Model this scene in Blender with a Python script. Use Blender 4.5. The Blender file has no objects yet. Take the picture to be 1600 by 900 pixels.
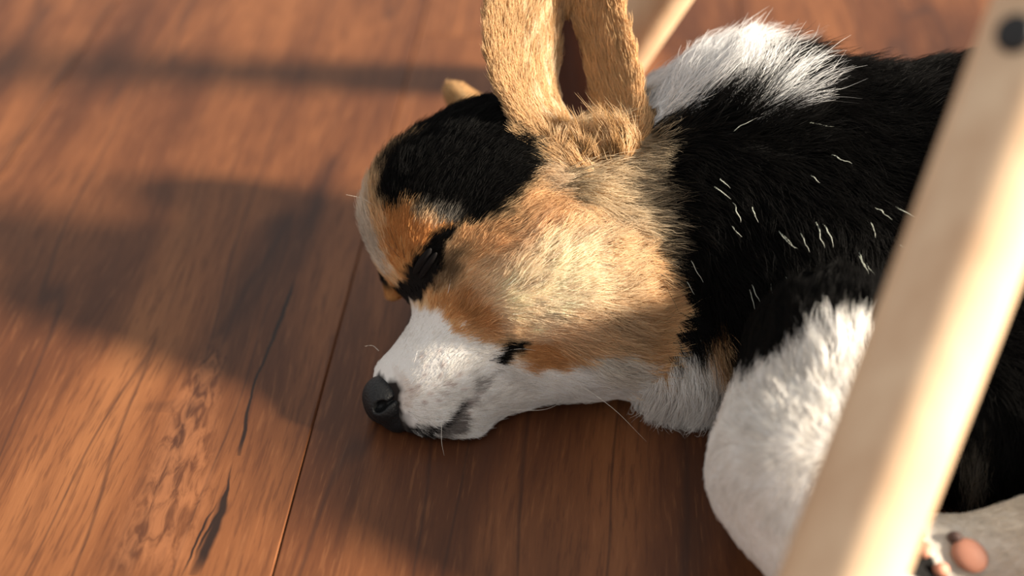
import bpy, math, random
import numpy as np
from mathutils import Vector, Matrix, kdtree

rng = np.random.default_rng(7)
random.seed(7)
scene = bpy.context.scene
COL = scene.collection

# ------------------------------------------------------------------ camera
H = 0.38                      # camera height above the floor (m)
FPX = 2222.0                  # focal length in pixels of the 1600x900 frame
TH = math.radians(36.7)       # downward pitch
cam_d = bpy.data.cameras.new('camera')
cam_d.lens = 36.0 * FPX / 1600.0
cam_d.sensor_width = 36.0
cam_d.clip_start = 0.01
cam = bpy.data.objects.new('camera', cam_d)
cam.location = (0, 0, H)
cam.rotation_euler = (math.pi / 2 - TH, 0, 0)
COL.objects.link(cam)
scene.camera = cam
cam_d.dof.use_dof = True
cam_d.dof.focus_distance = 0.540
cam_d.dof.aperture_fstop = 4.4

# ------------------------------------------------------------------ light
world = bpy.data.worlds.new('room_light')
scene.world = world
world.use_nodes = True
wbg = world.node_tree.nodes['Background']
wbg.inputs[0].default_value = (1.0, 0.975, 0.94, 1)
wbg.inputs[1].default_value = 0.70
SUN_FROM = Vector((0.91, -0.175, 0.39)).normalized()
sun_d = bpy.data.lights.new('sun', 'SUN')
sun_d.energy = 16.5
sun_d.color = (1.0, 0.87, 0.70)
sun_d.angle = math.radians(7.5)
sun = bpy.data.objects.new('sun', sun_d)
sun.rotation_euler = SUN_FROM.to_track_quat('Z', 'Y').to_euler()
sun.location = SUN_FROM * 3
COL.objects.link(sun)
scene.view_settings.view_transform = 'Standard'
scene.view_settings.look = 'None'
scene.view_settings.exposure = 0.0
scene.view_settings.gamma = 1.0
scene.view_settings.use_curve_mapping = False
scene.cycles.max_bounces = 6
scene.cycles.diffuse_bounces = 4

# ------------------------------------------------------------------ helpers
CR = np.array([1.0, 0, 0])
CU = np.array([0, math.sin(TH), math.cos(TH)])
CF = np.array([0, math.cos(TH), -math.sin(TH)])
CC = np.array([0, 0, H])


def P(px, py, d):
    """point at depth d (m along the optical axis) seen at pixel px, py of the 1600x900 frame"""
    return CC + CR * ((px - 800) / FPX * d) + CU * ((450 - py) / FPX * d) + CF * d


def floor_at(px, py):
    r = CR * ((px - 800) / FPX) + CU * ((450 - py) / FPX) + CF
    return CC + r * (-CC[2] / r[2])


def to_px(p):
    q = p - CC
    d = q @ CF
    return np.stack([800 + FPX * (q @ CR) / d, 450 - FPX * (q @ CU) / d, d], -1)


def smooth01(x):
    x = np.clip(x, 0, 1)
    return x * x * (3 - 2 * x)


def link(name, data, parent=None, base=None):
    o = bpy.data.objects.new(name, data)
    COL.objects.link(o)
    if parent is not None:
        o.parent = parent
        if base is not None:
            o.matrix_parent_inverse = Matrix.Translation(-Vector(base))
    return o


def mesh_from(name, verts, faces, mat=None, smooth=True):
    me = bpy.data.meshes.new(name)
    me.from_pydata([tuple(map(float, v)) for v in verts], [], [tuple(map(int, f)) for f in faces])
    if smooth:
        me.polygons.foreach_set('use_smooth', [True] * len(me.polygons))
    me.update()
    if mat:
        me.materials.append(mat)
    return me


class Nodes:
    def __init__(self, name):
        self.m = bpy.data.materials.new(name)
        self.m.use_nodes = True
        self.t = self.m.node_tree
        self.t.nodes.clear()
        self.out = self.t.nodes.new('ShaderNodeOutputMaterial')

    def n(self, kind, **kw):
        nd = self.t.nodes.new(kind)
        for k, v in kw.items():
            setattr(nd, k, v)
        return nd

    def put(self, sock, v):
        if hasattr(v, 'is_output'):
            self.t.links.new(v, sock)
        else:
            if isinstance(v, (tuple, list)) and len(v) == 3 and sock.type == 'RGBA':
                v = (*v, 1)
            sock.default_value = v

    def math(self, op, a, b=None, c=None, clamp=False):
        nd = self.n('ShaderNodeMath', operation=op, use_clamp=clamp)
        for i, v in enumerate((a, b, c)):
            if v is not None:
                self.put(nd.inputs[i], v)
        return nd.outputs[0]

    def smooth(self, v, a, b, lo=0.0, hi=1.0):
        nd = self.n('ShaderNodeMapRange', interpolation_type='SMOOTHSTEP')
        for i, x in enumerate((v, a, b, lo, hi)):
            self.put(nd.inputs[i], x)
        return nd.outputs[0]

    def mix(self, f, a, b, blend='MIX'):
        nd = self.n('ShaderNodeMix', data_type='RGBA', blend_type=blend)
        self.put(nd.inputs[0], f)
        self.put(nd.inputs[6], a)
        self.put(nd.inputs[7], b)
        return nd.outputs[2]

    def comb(self, x, y, z):
        nd = self.n('ShaderNodeCombineXYZ')
        for i, v in enumerate((x, y, z)):
            self.put(nd.inputs[i], v)
        return nd.outputs[0]

    def noise(self, vec, scale, detail=2.0, rough=0.5, dist=0.0):
        nd = self.n('ShaderNodeTexNoise')
        self.put(nd.inputs['Vector'], vec)
        nd.inputs['Scale'].default_value = scale
        nd.inputs['Detail'].default_value = detail
        nd.inputs['Roughness'].default_value = rough
        nd.inputs['Distortion'].default_value = dist
        return nd.outputs['Fac']

    def ramp(self, f, stops):
        nd = self.n('ShaderNodeValToRGB')
        cr = nd.color_ramp
        while len(cr.elements) < len(stops):
            cr.elements.new(0.5)
        for e, (p, c) in zip(cr.elements, stops):
            e.position = p
            e.color = (*c, 1)
        self.put(nd.inputs[0], f)
        return nd.outputs[0]

    def curve(self, v, pts):
        """Float Curve through pts, all in 0..1"""
        nd = self.n('ShaderNodeFloatCurve')
        c = nd.mapping.curves[0]
        while len(c.points) < len(pts):
            c.points.new(0.5, 0.5)
        for p, (x, y) in zip(c.points, pts):
            p.location = (x, y)
            p.handle_type = 'AUTO'
        nd.mapping.update()
        self.put(nd.inputs['Value'], v)
        return nd.outputs[0]

    def surface(self, s):
        self.t.links.new(s, self.out.inputs['Surface'])

    def bsdf(self, **kw):
        nd = self.n('ShaderNodeBsdfPrincipled')
        for k, v in kw.items():
            self.put(nd.inputs[k.replace('_', ' ')], v)
        self.surface(nd.outputs[0])
        return nd


# ------------------------------------------------------------------ floor of laminate planks
PL_ANG = math.radians(4.0)                     # boards run away from the camera, a little to the right
E_ALONG = np.array([math.sin(PL_ANG), math.cos(PL_ANG), 0.0])
E_ACROSS = np.array([math.cos(PL_ANG), -math.sin(PL_ANG), 0.0])
SEAM = floor_at(425, 900)                      # a joint passes through here
PW, PLEN, PT = 0.19, 1.20, 0.008


def plank_xy(px, py):
    """(across, along) metres on the floor measured from the seam point"""
    q = floor_at(px, py) - SEAM
    return float(q @ E_ACROSS), float(q @ E_ALONG)


def wood_material(name, feature=None):
    N = Nodes(name)
    geo = N.n('ShaderNodeNewGeometry')
    vm = N.n('ShaderNodeVectorMath', operation='SUBTRACT')
    N.put(vm.inputs[0], geo.outputs['Position'])
    vm.inputs[1].default_value = tuple(SEAM)
    dx = N.n('ShaderNodeVectorMath', operation='DOT_PRODUCT')
    N.put(dx.inputs[0], vm.outputs[0]); dx.inputs[1].default_value = tuple(E_ACROSS)
    dy = N.n('ShaderNodeVectorMath', operation='DOT_PRODUCT')
    N.put(dy.inputs[0], vm.outputs[0]); dy.inputs[1].default_value = tuple(E_ALONG)
    x, y = dx.outputs['Value'], dy.outputs['Value']
    oi = N.n('ShaderNodeObjectInfo')
    rnd = oi.outputs['Random']
    rz = N.math('MULTIPLY', rnd, 37.0)
    # slow wander of the grain
    wander = N.noise(N.comb(N.math('MULTIPLY', x, 9.0), N.math('MULTIPLY', y, 3.2), rz), 1.0, 2.0)
    xw = N.math('ADD', x, N.math('MULTIPLY', N.math('SUBTRACT', wander, 0.5), 0.032))
    # fine fibre
    fibre = N.noise(N.comb(N.math('MULTIPLY', xw, 560.0), N.math('MULTIPLY', y, 42.0), rz), 1.0, 3.0, 0.65)
    line = N.noise(N.comb(N.math('MULTIPLY', xw, 150.0), N.math('MULTIPLY', y, 11.0), rz), 1.0, 3.0, 0.6)
    broad = N.noise(N.comb(N.math('MULTIPLY', xw, 26.0), N.math('MULTIPLY', y, 3.0), rz), 1.0, 3.0, 0.55)
    patch = N.noise(N.comb(N.math('MULTIPLY', x, 10.0), N.math('MULTIPLY', y, 4.0), N.math('ADD', rz, 9.0)), 1.0, 2.0)
    tone = N.math('ADD', N.math('MULTIPLY', broad, 0.62), N.math('MULTIPLY', patch, 0.38))
    col = N.ramp(tone, [(0.28, (0.034, 0.0110, 0.0048)), (0.42, (0.094, 0.0315, 0.0118)),
                        (0.55, (0.168, 0.061, 0.0220)), (0.72, (0.250, 0.101, 0.038))])
    col = N.mix(N.smooth(line, 0.50, 0.75, 0.0, 0.45), col, (0.055, 0.018, 0.008), 'MIX')
    col = N.mix(N.smooth(fibre, 0.50, 0.66, 0.0, 0.50), col, (0.060, 0.020, 0.009), 'MIX')
    col = N.mix(N.smooth(fibre, 0.46, 0.30, 0.0, 0.22), col, (0.30, 0.125, 0.050), 'MIX')
    # occasional dark mineral streaks along the grain
    streak = N.noise(N.comb(N.math('MULTIPLY', xw, 34.0), N.math('MULTIPLY', y, 1.7), N.math('ADD', rz, 5.0)), 1.0, 1.0)
    col = N.mix(N.smooth(N.math('ABSOLUTE', N.math('SUBTRACT', streak, 0.5)), 0.012, 0.0, 0.0, 0.55), col, (0.030, 0.012, 0.008))
    if feature:
        y0, y1 = -0.05, 0.60
        t = N.n('ShaderNodeMapRange')
        N.put(t.inputs[0], y)
        t.inputs[1].default_value, t.inputs[2].default_value = y0, y1
        t = t.outputs[0]
        jag = N.math('MULTIPLY', N.math('SUBTRACT', N.noise(N.comb(0.0, N.math('MULTIPLY', y, 90.0), 2.0), 1.0, 2.0), 0.5), 0.0022)
        X0, X1 = -0.60, 0.20
        for kind, pts in feature:
            q = [plank_xy(a, b) for a, b, w in pts]
            ws = [w for a, b, w in pts]
            cp = sorted(((yy - y0) / (y1 - y0), (xx - X0) / (X1 - X0), w) for (xx, yy), w in zip(q, ws))
            cx = N.math('ADD', N.math('MULTIPLY', N.curve(t, [(a, b) for a, b, w in cp]), X1 - X0), X0)
            cw = N.math('MULTIPLY', N.curve(t, [(a, min(1, w)) for a, b, w in cp]), 0.0135 if kind == 'crack' else 0.05)
            dd = N.math('ABSOLUTE', N.math('SUBTRACT', N.math('ADD', x, jag), cx))
            rel = N.math('DIVIDE', dd, N.math('MAXIMUM', cw, 1e-5))
            inside = N.smooth(t, cp[0][0] - 0.01, cp[0][0] + 0.02)
            inside2 = N.smooth(t, cp[-1][0] + 0.01, cp[-1][0] - 0.02)
            m = N.math('MULTIPLY', inside, inside2)
            if kind == 'crack':
                f = N.math('MULTIPLY', m, N.smooth(rel, 1.0, 0.3))
                col = N.mix(N.math('MULTIPLY', f, 0.96), col, (0.010, 0.005, 0.004))
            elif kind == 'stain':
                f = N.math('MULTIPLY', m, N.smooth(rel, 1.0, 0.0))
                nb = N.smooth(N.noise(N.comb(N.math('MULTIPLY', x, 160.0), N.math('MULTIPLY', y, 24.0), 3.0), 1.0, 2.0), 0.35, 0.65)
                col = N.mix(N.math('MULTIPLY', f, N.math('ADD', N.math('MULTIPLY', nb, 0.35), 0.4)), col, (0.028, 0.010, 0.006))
            elif kind == 'pale':
                f = N.math('MULTIPLY', m, N.smooth(rel, 1.0, 0.3))
                nb = N.smooth(N.noise(N.comb(N.math('MULTIPLY', x, 260.0), N.math('MULTIPLY', y, 70.0), 1.0), 1.0, 3.0, 0.6, 0.8), 0.30, 0.68)
                col = N.mix(N.math('MULTIPLY', f, N.math('MULTIPLY', nb, 0.6)), col, (0.30, 0.120, 0.050))
                col = N.mix(N.math('MULTIPLY', f, N.smooth(nb, 0.5, 0.0, 0.0, 0.30)), col, (0.07, 0.023, 0.010))
    bump = N.n('ShaderNodeBump')
    bump.inputs['Strength'].default_value = 0.12
    bump.inputs['Distance'].default_value = 0.0006
    N.put(bump.inputs['Height'], N.math('ADD', fibre, N.math('MULTIPLY', line, 0.6)))
    N.bsdf(Base_Color=col, Roughness=N.math('ADD', N.math('MULTIPLY', fibre, 0.14), 0.40), Specular_IOR_Level=0.28,
           Normal=bump.outputs[0])
    return N.m


FEAT = [
    ('stain', [(170, 905, .20), (240, 800, .26), (270, 720, .24), (300, 640, .20), (345, 540, .30), (400, 430, .34), (450, 330, .30)]),
    ('stain', [(255, 648, .26), (268, 632, .34), (300, 626, .22), (330, 618, .1)]),
    ('pale', [(225, 905, .40), (262, 800, .42), (285, 720, .34), (300, 650, .30), (322, 580, .2), (345, 530, .12)]),
    ('crack', [(298, 905, .12), (320, 860, .22), (345, 800, .20), (357, 755, .05), (362, 730, .04)]),
    ('crack', [(282, 905, .03), (300, 862, .05), (322, 815, .05), (340, 785, .03)]),
    ('crack', [(300, 880, .03), (318, 840, .06), (335, 812, .05), (348, 790, .03)]),
    ('crack', [(371, 720, .04), (378, 690, .09), (386, 650, .08), (394, 610, .06), (420, 545, .07), (440, 495, .10), (462, 432, .05)]),
]
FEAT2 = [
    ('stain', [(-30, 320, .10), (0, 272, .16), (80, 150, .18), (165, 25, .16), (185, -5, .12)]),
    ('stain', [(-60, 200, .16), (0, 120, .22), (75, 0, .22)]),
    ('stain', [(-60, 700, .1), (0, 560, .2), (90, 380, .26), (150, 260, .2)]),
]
FEAT.append(('stain', [(462, 432, .05), (490, 330, .20), (525, 240, .16)]))
M_WOOD = wood_material('laminate_wood')
M_WOOD_G = wood_material('laminate_wood_streaked', FEAT2)
M_WOOD_F = wood_material('laminate_wood_cracked', FEAT)

Ns = Nodes('subfloor_dark')
Ns.bsdf(Base_Color=(0.02, 0.012, 0.008), Roughness=0.9)
ZB = -PT - .004
floor = link('floor', mesh_from('floor', [(x, y, z) for z in (ZB, -PT) for x, y in ((-2, -1.8), (2, -1.8), (2, 2.8), (-2, 2.8))],
                                [(3, 2, 1, 0), (4, 5, 6, 7), (0, 1, 5, 4), (1, 2, 6, 5), (2, 3, 7, 6), (3, 0, 4, 7)], Ns.m, False))
floor.location = (float(SEAM[0]), float(SEAM[1]), 0)
floor['kind'] = 'structure'
floor['label'] = 'glossy reddish-brown wooden laminate floor under the puppy'


def plank_mesh(name, mat):
    b = 0.0006
    hw, hl = PW / 2 - 0.00012, PLEN / 2 - 0.00012
    vs, fs = [], []
    for (ix, z) in ((0, -PT), (0, -b), (b, 0.0)):
        for sx, sy in ((-1, -1), (1, -1), (1, 1), (-1, 1)):
            vs.append((sx * (hw - ix), sy * (hl - ix), z))
    fs.append((3, 2, 1, 0))
    for r in range(2):
        for k in range(4):
            a, c = r * 4 + k, r * 4 + (k + 1) % 4
            fs.append((a, c, c + 4, a + 4))
    fs.append((8, 9, 10, 11))
    return mesh_from(name, vs, fs, mat, smooth=False)


pm, pmf, pmg = plank_mesh('plank', M_WOOD), plank_mesh('plank_cracked', M_WOOD_F), plank_mesh('plank_streaked', M_WOOD_G)
SHIFT = [0.35, 0.80, 0.15, 0.55, 0.95, 0.30, 0.70, 0.05, 0.45]
for i in range(-5, 7):
    for j in range(-1, 3):
        isf = (i == -1 and j == 0)
        cx = (i + 0.5) * PW
        cy = 0.25 if isf else (0.25 + j * PLEN if i == -1 else (j - 0.5 + SHIFT[i % 9]) * PLEN)
        o = link('plank', pmf if isf else (pmg if i == -2 else pm), floor)
        w = SEAM + E_ACROSS * cx + E_ALONG * cy
        o.location = (float(w[0] - SEAM[0]), float(w[1] - SEAM[1]), 0)
        o.rotation_euler = (0, 0, -PL_ANG)

# ------------------------------------------------------------------ wooden chair: two round legs in view
Nb = Nodes('pale_beech')
tc = Nb.n('ShaderNodeTexCoord')
mp = Nb.n('ShaderNodeMapping')
Nb.put(mp.inputs[0], tc.outputs['Object'])
mp.inputs['Scale'].default_value = (90, 90, 5)
g = Nb.noise(mp.outputs[0], 1.0, 3.0)
Nb.bsdf(Base_Color=Nb.ramp(g, [(0.3, (0.62, 0.42, 0.26)), (0.7, (0.76, 0.57, 0.38))]), Roughness=0.42)
M_BEECH = Nb.m
Nk = Nodes('black_bolt')
Nk.bsdf(Base_Color=(0.006, 0.006, 0.007), Roughness=0.5)
M_BOLT = Nk.m


def rod(a, b, ra, rb, seg=40, rings=8, rounded=0.003):
    a, b = np.array(a, float), np.array(b, float)
    ax = (b - a); L = np.linalg.norm(ax); ax /= L
    e1 = np.cross(ax, [0, 0, 1.0]); e1 /= np.linalg.norm(e1); e2 = np.cross(ax, e1)
    prof = [(0, 0), (0, ra - rounded), (rounded * .3, ra - rounded * .3), (rounded, ra)]
    prof += [(rounded + (L - 2 * rounded) * k / rings, ra + (rb - ra) * k / rings) for k in range(1, rings)]
    prof += [(L - rounded, rb), (L - rounded * .3, rb - rounded * .3), (L, rb - rounded), (L, 0)]
    vs, fs = [], []
    for s, r in prof:
        for k in range(seg):
            t = 2 * math.pi * k / seg
            vs.append(a + ax * s + (e1 * math.cos(t) + e2 * math.sin(t)) * max(r, 1e-5))
    for i in range(len(prof) - 1):
        for k in range(seg):
            k2 = (k + 1) % seg
            fs.append((i * seg + k, i * seg + k2, (i + 1) * seg + k2, (i + 1) * seg + k))
    return vs, fs


LEG_R = 0.0150
pa, pb = P(1315, 900, 0.362), P(1655, 0, 0.338)
dirn = (pb - pa) / np.linalg.norm(pb - pa)
LA = pa - dirn * ((pa[2] - 0.004) / dirn[2])
LB = pa + dirn * ((0.46 - pa[2]) / dirn[2])
qa = P(966, 80, 0.765)
dir2 = np.array([.45, -.30, 1.0])
dir2 /= np.linalg.norm(dir2)
QA = qa - dir2 * ((qa[2] - 0.004) / dir2[2])
QB = qa + dir2 * ((0.46 - qa[2]) / dir2[2])
chair = link('wooden_chair', None)
chair.location = (float(LA[0]), float(LA[1]), 0)
chair['label'] = 'pale round-legged wooden chair, blurred legs in front of and behind the puppy'
chair['category'] = 'chair'
for A, B, r0 in ((LA, LB, LEG_R), (QA, QB, 0.0172)):
    lg = link('leg', mesh_from('leg', *rod(A, B, r0, r0), M_BEECH), chair, chair.location)
    if A is LA:
        first_leg = lg
        bc = P(1590, 55, 0.340 - 0.0100)
        ax_ = pa + dirn * float((bc - pa) @ dirn)
        nrm = bc - ax_; nrm /= np.linalg.norm(nrm)
        surf = ax_ + nrm * (LEG_R - 0.0008)
        bolt = link('bolt', mesh_from('bolt', *rod(surf, surf + nrm * 0.0022, 0.0046, 0.0046, 28, 2, 0.0008), M_BOLT), lg)
        bolt.matrix_parent_inverse = Matrix.Translation(-Vector(chair.location))
        bolt.matrix_parent_inverse = Matrix.Identity(4)
        bolt['label'] = 'round black bolt head in the wooden leg'
link('seat_rail', mesh_from('seat_rail', *rod(LB - (QB - LB) * .05, QB + (QB - LB) * .05, .016, .016), M_BEECH), chair, chair.location)

# ------------------------------------------------------------------ the puppy: implicit body
HEADPLANE_PT = P(720, 470, 0.574)


def ell(c, r, rot=0.0, lat=None):
    """ellipsoid: c=(px,py,d), r=(along,up,depth) metres, rot = rotation in the picture plane (deg)"""
    o = P(*c)
    a = math.radians(rot)
    ax = CR * math.cos(a) + CU * math.sin(a)
    up = -CR * math.sin(a) + CU * math.cos(a)
    M = np.stack([ax, up, CF])
    r = np.array(r)

    def f(p):
        q = (p - o) @ M.T
        k0 = np.sqrt(((q / r) ** 2).sum(-1)) + 1e-9
        k1 = np.sqrt(((q / (r * r)) ** 2).sum(-1)) + 1e-9
        return k0 * (k0 - 1) / k1
    return f, o, max(r)


def cone(c0, c1, r0, r1):
    a, b = P(*c0), P(*c1)
    ab = b - a
    L2 = ab @ ab

    def f(p):
        t = np.clip(((p - a) @ ab) / L2, 0, 1)
        q = p - a - t[..., None] * ab
        return np.sqrt((q * q).sum(-1)) - (r0 + (r1 - r0) * t)
    return f, (a + b) / 2, math.sqrt(L2) / 2 + max(r0, r1)


HEAD, EAR, NECK, TORSO, LEG, HIND, CHEST, TUFT, FARBROW = range(9)
PRIMS = [
    # head
    (HEAD, ell((766, 334, .584), (.0495, .0430, .0430), 38), .012),
    (HEAD, ell((681, 337, .572), (.0250, .0275, .0270), -35), .012),       # brow / forehead
    (HEAD, ell((860, 440, .560), (.0400, .0340, .0290), 10), .014),        # near cheek
    (HEAD, ell((850, 430, .606), (.0400, .0340, .0260), 10), .014),        # far cheek
    (HEAD, cone((775, 500, .572), (638, 597, .5655), .0275, .0145), .012),  # upper muzzle
    (HEAD, cone((800, 545, .566), (690, 628, .561), .0200, .0135), .010),  # lips
    (HEAD, cone((860, 560, .570), (660, 656, .5625), .0160, .0075), .008),  # lower jaw
    (HEAD, ell((715, 652, .560), (.0130, .0085, .0110), -30), .006),       # chin
    (HEAD, ell((935, 500, .566), (.0300, .0300, .0300), 0), .014),
    (HEAD, ell((692, 594, .5610), (.0230, .0160, .0165), 37), .008),       # whisker pad
    (FARBROW, cone((606, 392, .598), (613, 464, .592), .0062, .0032), .004),
    # neck and body
    (NECK, cone((900, 365, .588), (1120, 335, .592), .0440, .0520), .020),
    (TORSO, cone((1150, 328, .592), (1560, 350, .582), .0550, .0600), .020),
    (TORSO, cone((1560, 350, .582), (2000, 430, .570), .0600, .0530), .020),
    (TORSO, ell((1610, 640, .536), (.0640, .0400, .0300), 0), .016),       # belly and thigh
    (CHEST, ell((1075, 545, .572), (.0270, .0290, .0270), 0), .014),
    (TORSO, ell((1280, 445, .553), (.0400, .0420, .0300), 20), .016),      # near shoulder
    (LEG, cone((1290, 575, .508), (1262, 735, .484), .0280, .0315), .010),
    (LEG, cone((1262, 735, .484), (1345, 930, .458), .0315, .0220), .010),
    (LEG, cone((1345, 930, .462), (1430, 985, .455), .0220, .0190), .008),
    # hind leg, its paw turned up towards the camera
    (HIND, cone((1447, 872, .480), (1620, 860, .478), .0130, .0150), .006),
    (HIND, cone((1620, 860, .478), (1860, 800, .500), .0150, .0260), .010),
    (HIND, ell((2015, 790, .458), (.0340, .0430, .0340), 0), .016),        # unseen bent knee, added right of the picture to shade the paw
    (HIND, ell((1930, 600, .535), (.0520, .0520, .0340), 30), .020),
    (HIND, ell((1455, 872, .476), (.0150, .0130, .0110), 0), .006),
    (HIND, ell((1420, 850, .479), (.0070, .0062, .0070), 0), .003),
    (HIND, ell((1415, 880, .474), (.0075, .0065, .0070), 0), .003),
    (HIND, ell((1424, 905, .470), (.0075, .0062, .0070), 0), .003),
    # furry lumps that close the cup of the near ear at its base
    (TUFT, ell((896, 246, .554), (.0095, .0050, .0045), -32), .004),
    (TUFT, ell((964, 236, .553), (.0080, .0070, .0045), 50), .004),
    # far ear folded against the floor side
    (EAR, ell((752, 184, .642), (.0225, .0075, .0210), -43), .008),
]

# near ear: rows from base to tip, each left rim .. right rim (px, py, depth)
EAR_ROWS = [
    [(890, 258, .552), (912, 270, .550), (932, 276, .555), (954, 266, .552), (974, 250, .551)],
    [(824, 205, .552), (866, 225, .556), (918, 232, .572), (962, 218, .562), (998, 205, .556)],
    [(776, 130, .551), (828, 142, .560), (894, 152, .583), (946, 142, .570), (999, 132, .561)],
    [(760, 50, .550), (815, 55, .560), (884, 62, .579), (936, 55, .568), (982, 52, .562)],
    [(764, -30, .550), (812, -36, .557), (876, -40, .567), (928, -40, .562), (960, -32, .560)],
    [(792, -105, .551), (825, -116, .555), (868, -122, .560), (908, -118, .558), (926, -108, .557)],
    [(838, -165, .552), (850, -172, .554), (866, -176, .556), (882, -172, .556), (892, -165, .555)],
]


def catmull(pts, n):
    pts = np.array(pts, float)
    e = np.concatenate([[2 * pts[0] - pts[1]], pts, [2 * pts[-1] - pts[-2]]])
    out = []
    for u in np.linspace(0, len(pts) - 1, n):
        i = min(int(u), len(pts) - 2)
        t = u - i
        a, b, c, d = e[i], e[i + 1], e[i + 2], e[i + 3]
        out.append(0.5 * (2 * b + (c - a) * t + (2 * a - 5 * b + 4 * c - d) * t * t + (3 * b - a - 3 * c + d) * t ** 3))
    return np.array(out)


NS, NT = 41, 61
grid = np.array([catmull(r, NS) for r in [[P(*c) for c in row] for row in EAR_ROWS]])
EARG = np.array([catmull(grid[:, k], NT) for k in range(NS)]).transpose(1, 0, 2)     # NT x NS x 3
EAR_PTS = EARG.reshape(-1, 3)
EAR_S = np.tile(np.linspace(-1, 1, NS), NT)
EAR_T = np.repeat(np.linspace(0, 1, NT), NS)
dT = np.gradient(EARG, axis=0)
dS = np.gradient(EARG, axis=1)
dT /= np.linalg.norm(dT, axis=-1, keepdims=True) + 1e-12
dS /= np.linalg.norm(dS, axis=-1, keepdims=True) + 1e-12
EAR_DT = dT.reshape(-1, 3)
EAR_DS = dS.reshape(-1, 3)
EAR_N = np.cross(EAR_DT, EAR_DS)
EAR_N /= np.linalg.norm(EAR_N, axis=1, keepdims=True) + 1e-12
if (EAR_N @ CF).mean() > 0:
    EAR_N = -EAR_N                                                   # concave side, towards the camera
ear_kd = kdtree.KDTree(len(EAR_PTS))
for i, p in enumerate(EAR_PTS):
    ear_kd.insert(p, i)
ear_kd.balance()


def ear_nearest(p):
    idx = np.empty(len(p), int); ds = np.empty(len(p))
    for i, q in enumerate(p):
        _, k, d = ear_kd.find(q)
        idx[i] = k; ds[i] = d
    return idx, ds


LO = np.array([-.085, .262, -.004]); HI = np.array([.39, .66, .195]); RES = 0.0022
dims = np.ceil((HI - LO) / RES).astype(int) + 1
gx, gy, gz = [LO[k] + RES * np.arange(dims[k]) for k in range(3)]
F = np.full(dims, 0.05, np.float32)


def smin(a, b, k):
    h = np.clip(k - np.abs(a - b), 0, None) / k
    return np.minimum(a, b) - h * h * k * 0.25


for reg, (f, c, r), k in PRIMS:
    m = r + 0.03
    i0 = np.clip(((c - m - LO) / RES).astype(int), 0, dims - 1)
    i1 = np.clip(((c + m - LO) / RES).astype(int) + 1, 1, dims)
    if (i1 <= i0).any():
        continue
    X, Y, Z = np.meshgrid(gx[i0[0]:i1[0]], gy[i0[1]:i1[1]], gz[i0[2]:i1[2]], indexing='ij')
    d = f(np.stack([X, Y, Z], -1))
    s = (slice(i0[0], i1[0]), slice(i0[1], i1[1]), slice(i0[2], i1[2]))
    F[s] = smin(F[s], d, k)
# ear sheet
b0, b1 = EAR_PTS.min(0) - .008, EAR_PTS.max(0) + .008
i0 = np.clip(((b0 - LO) / RES).astype(int), 0, dims - 1); i1 = np.clip(((b1 - LO) / RES).astype(int) + 1, 1, dims)
X, Y, Z = np.meshgrid(gx[i0[0]:i1[0]], gy[i0[1]:i1[1]], gz[i0[2]:i1[2]], indexing='ij')
pp = np.stack([X, Y, Z], -1).reshape(-1, 3)
ei, ed = ear_nearest(pp)
th = 0.0027 - 0.0008 * EAR_T[ei]
d = (ed - th).reshape(X.shape)
s = (slice(i0[0], i1[0]), slice(i0[1], i1[1]), slice(i0[2], i1[2]))
F[s] = smin(F[s], d, 0.005)
# eye socket crease and mouth line pressed in a little
# flattened where it rests on the floor
Zg = gz[None, None, :]
F = np.maximum(F, (0.0012 - Zg)).astype(np.float32)


def surface_nets(F, lo, res):
    ins = F < 0
    nx, ny, nz = F.shape
    cs = [(0, 0, 0), (1, 0, 0), (0, 1, 0), (1, 1, 0), (0, 0, 1), (1, 0, 1), (0, 1, 1), (1, 1, 1)]
    cnt = sum(ins[a:nx - 1 + a, b:ny - 1 + b, c:nz - 1 + c].astype(np.int8) for a, b, c in cs)
    act = np.argwhere((cnt > 0) & (cnt < 8))
    vid = -np.ones((nx - 1, ny - 1, nz - 1), np.int32)
    vid[act[:, 0], act[:, 1], act[:, 2]] = np.arange(len(act))
    acc = np.zeros((len(act), 3)); n = np.zeros(len(act))
    val = [F[act[:, 0] + a, act[:, 1] + b, act[:, 2] + c] for a, b, c in cs]
    for i in range(8):
        for j in range(i + 1, 8):
            da = np.array(cs[j]) - np.array(cs[i])
            if np.abs(da).sum() != 1:
                continue
            vi, vj = val[i], val[j]
            x = (vi < 0) != (vj < 0)
            t = np.where(x, vi / np.where(x, vi - vj, 1), 0)
            acc += np.where(x[:, None], np.array(cs[i]) + t[:, None] * da, 0)
            n += x
    V = lo + res * (act + acc / n[:, None])
    quads = []
    for ax in range(3):
        sl0 = [slice(None)] * 3; sl1 = [slice(None)] * 3
        sl0[ax] = slice(0, -1); sl1[ax] = slice(1, None)
        a, b = ins[tuple(sl0)], ins[tuple(sl1)]
        e = np.argwhere(a != b)
        o1, o2 = [(1, 2), (2, 0), (0, 1)][ax]
        ok = (e[:, o1] > 0) & (e[:, o2] > 0) & (e[:, o1] < F.shape[o1] - 1) & (e[:, o2] < F.shape[o2] - 1)
        e = e[ok]
        fl = a[e[:, 0], e[:, 1], e[:, 2]]
        q = []
        for s1, s2 in ((0, 0), (1, 0), (1, 1), (0, 1)):
            c = e.copy(); c[:, o1] -= s1; c[:, o2] -= s2
            q.append(vid[c[:, 0], c[:, 1], c[:, 2]])
        q = np.stack(q, 1)
        q[~fl] = q[~fl][:, ::-1]
        quads.append(q)
    return V, np.concatenate(quads)


BV, BQ = surface_nets(F, LO, RES)
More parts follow.
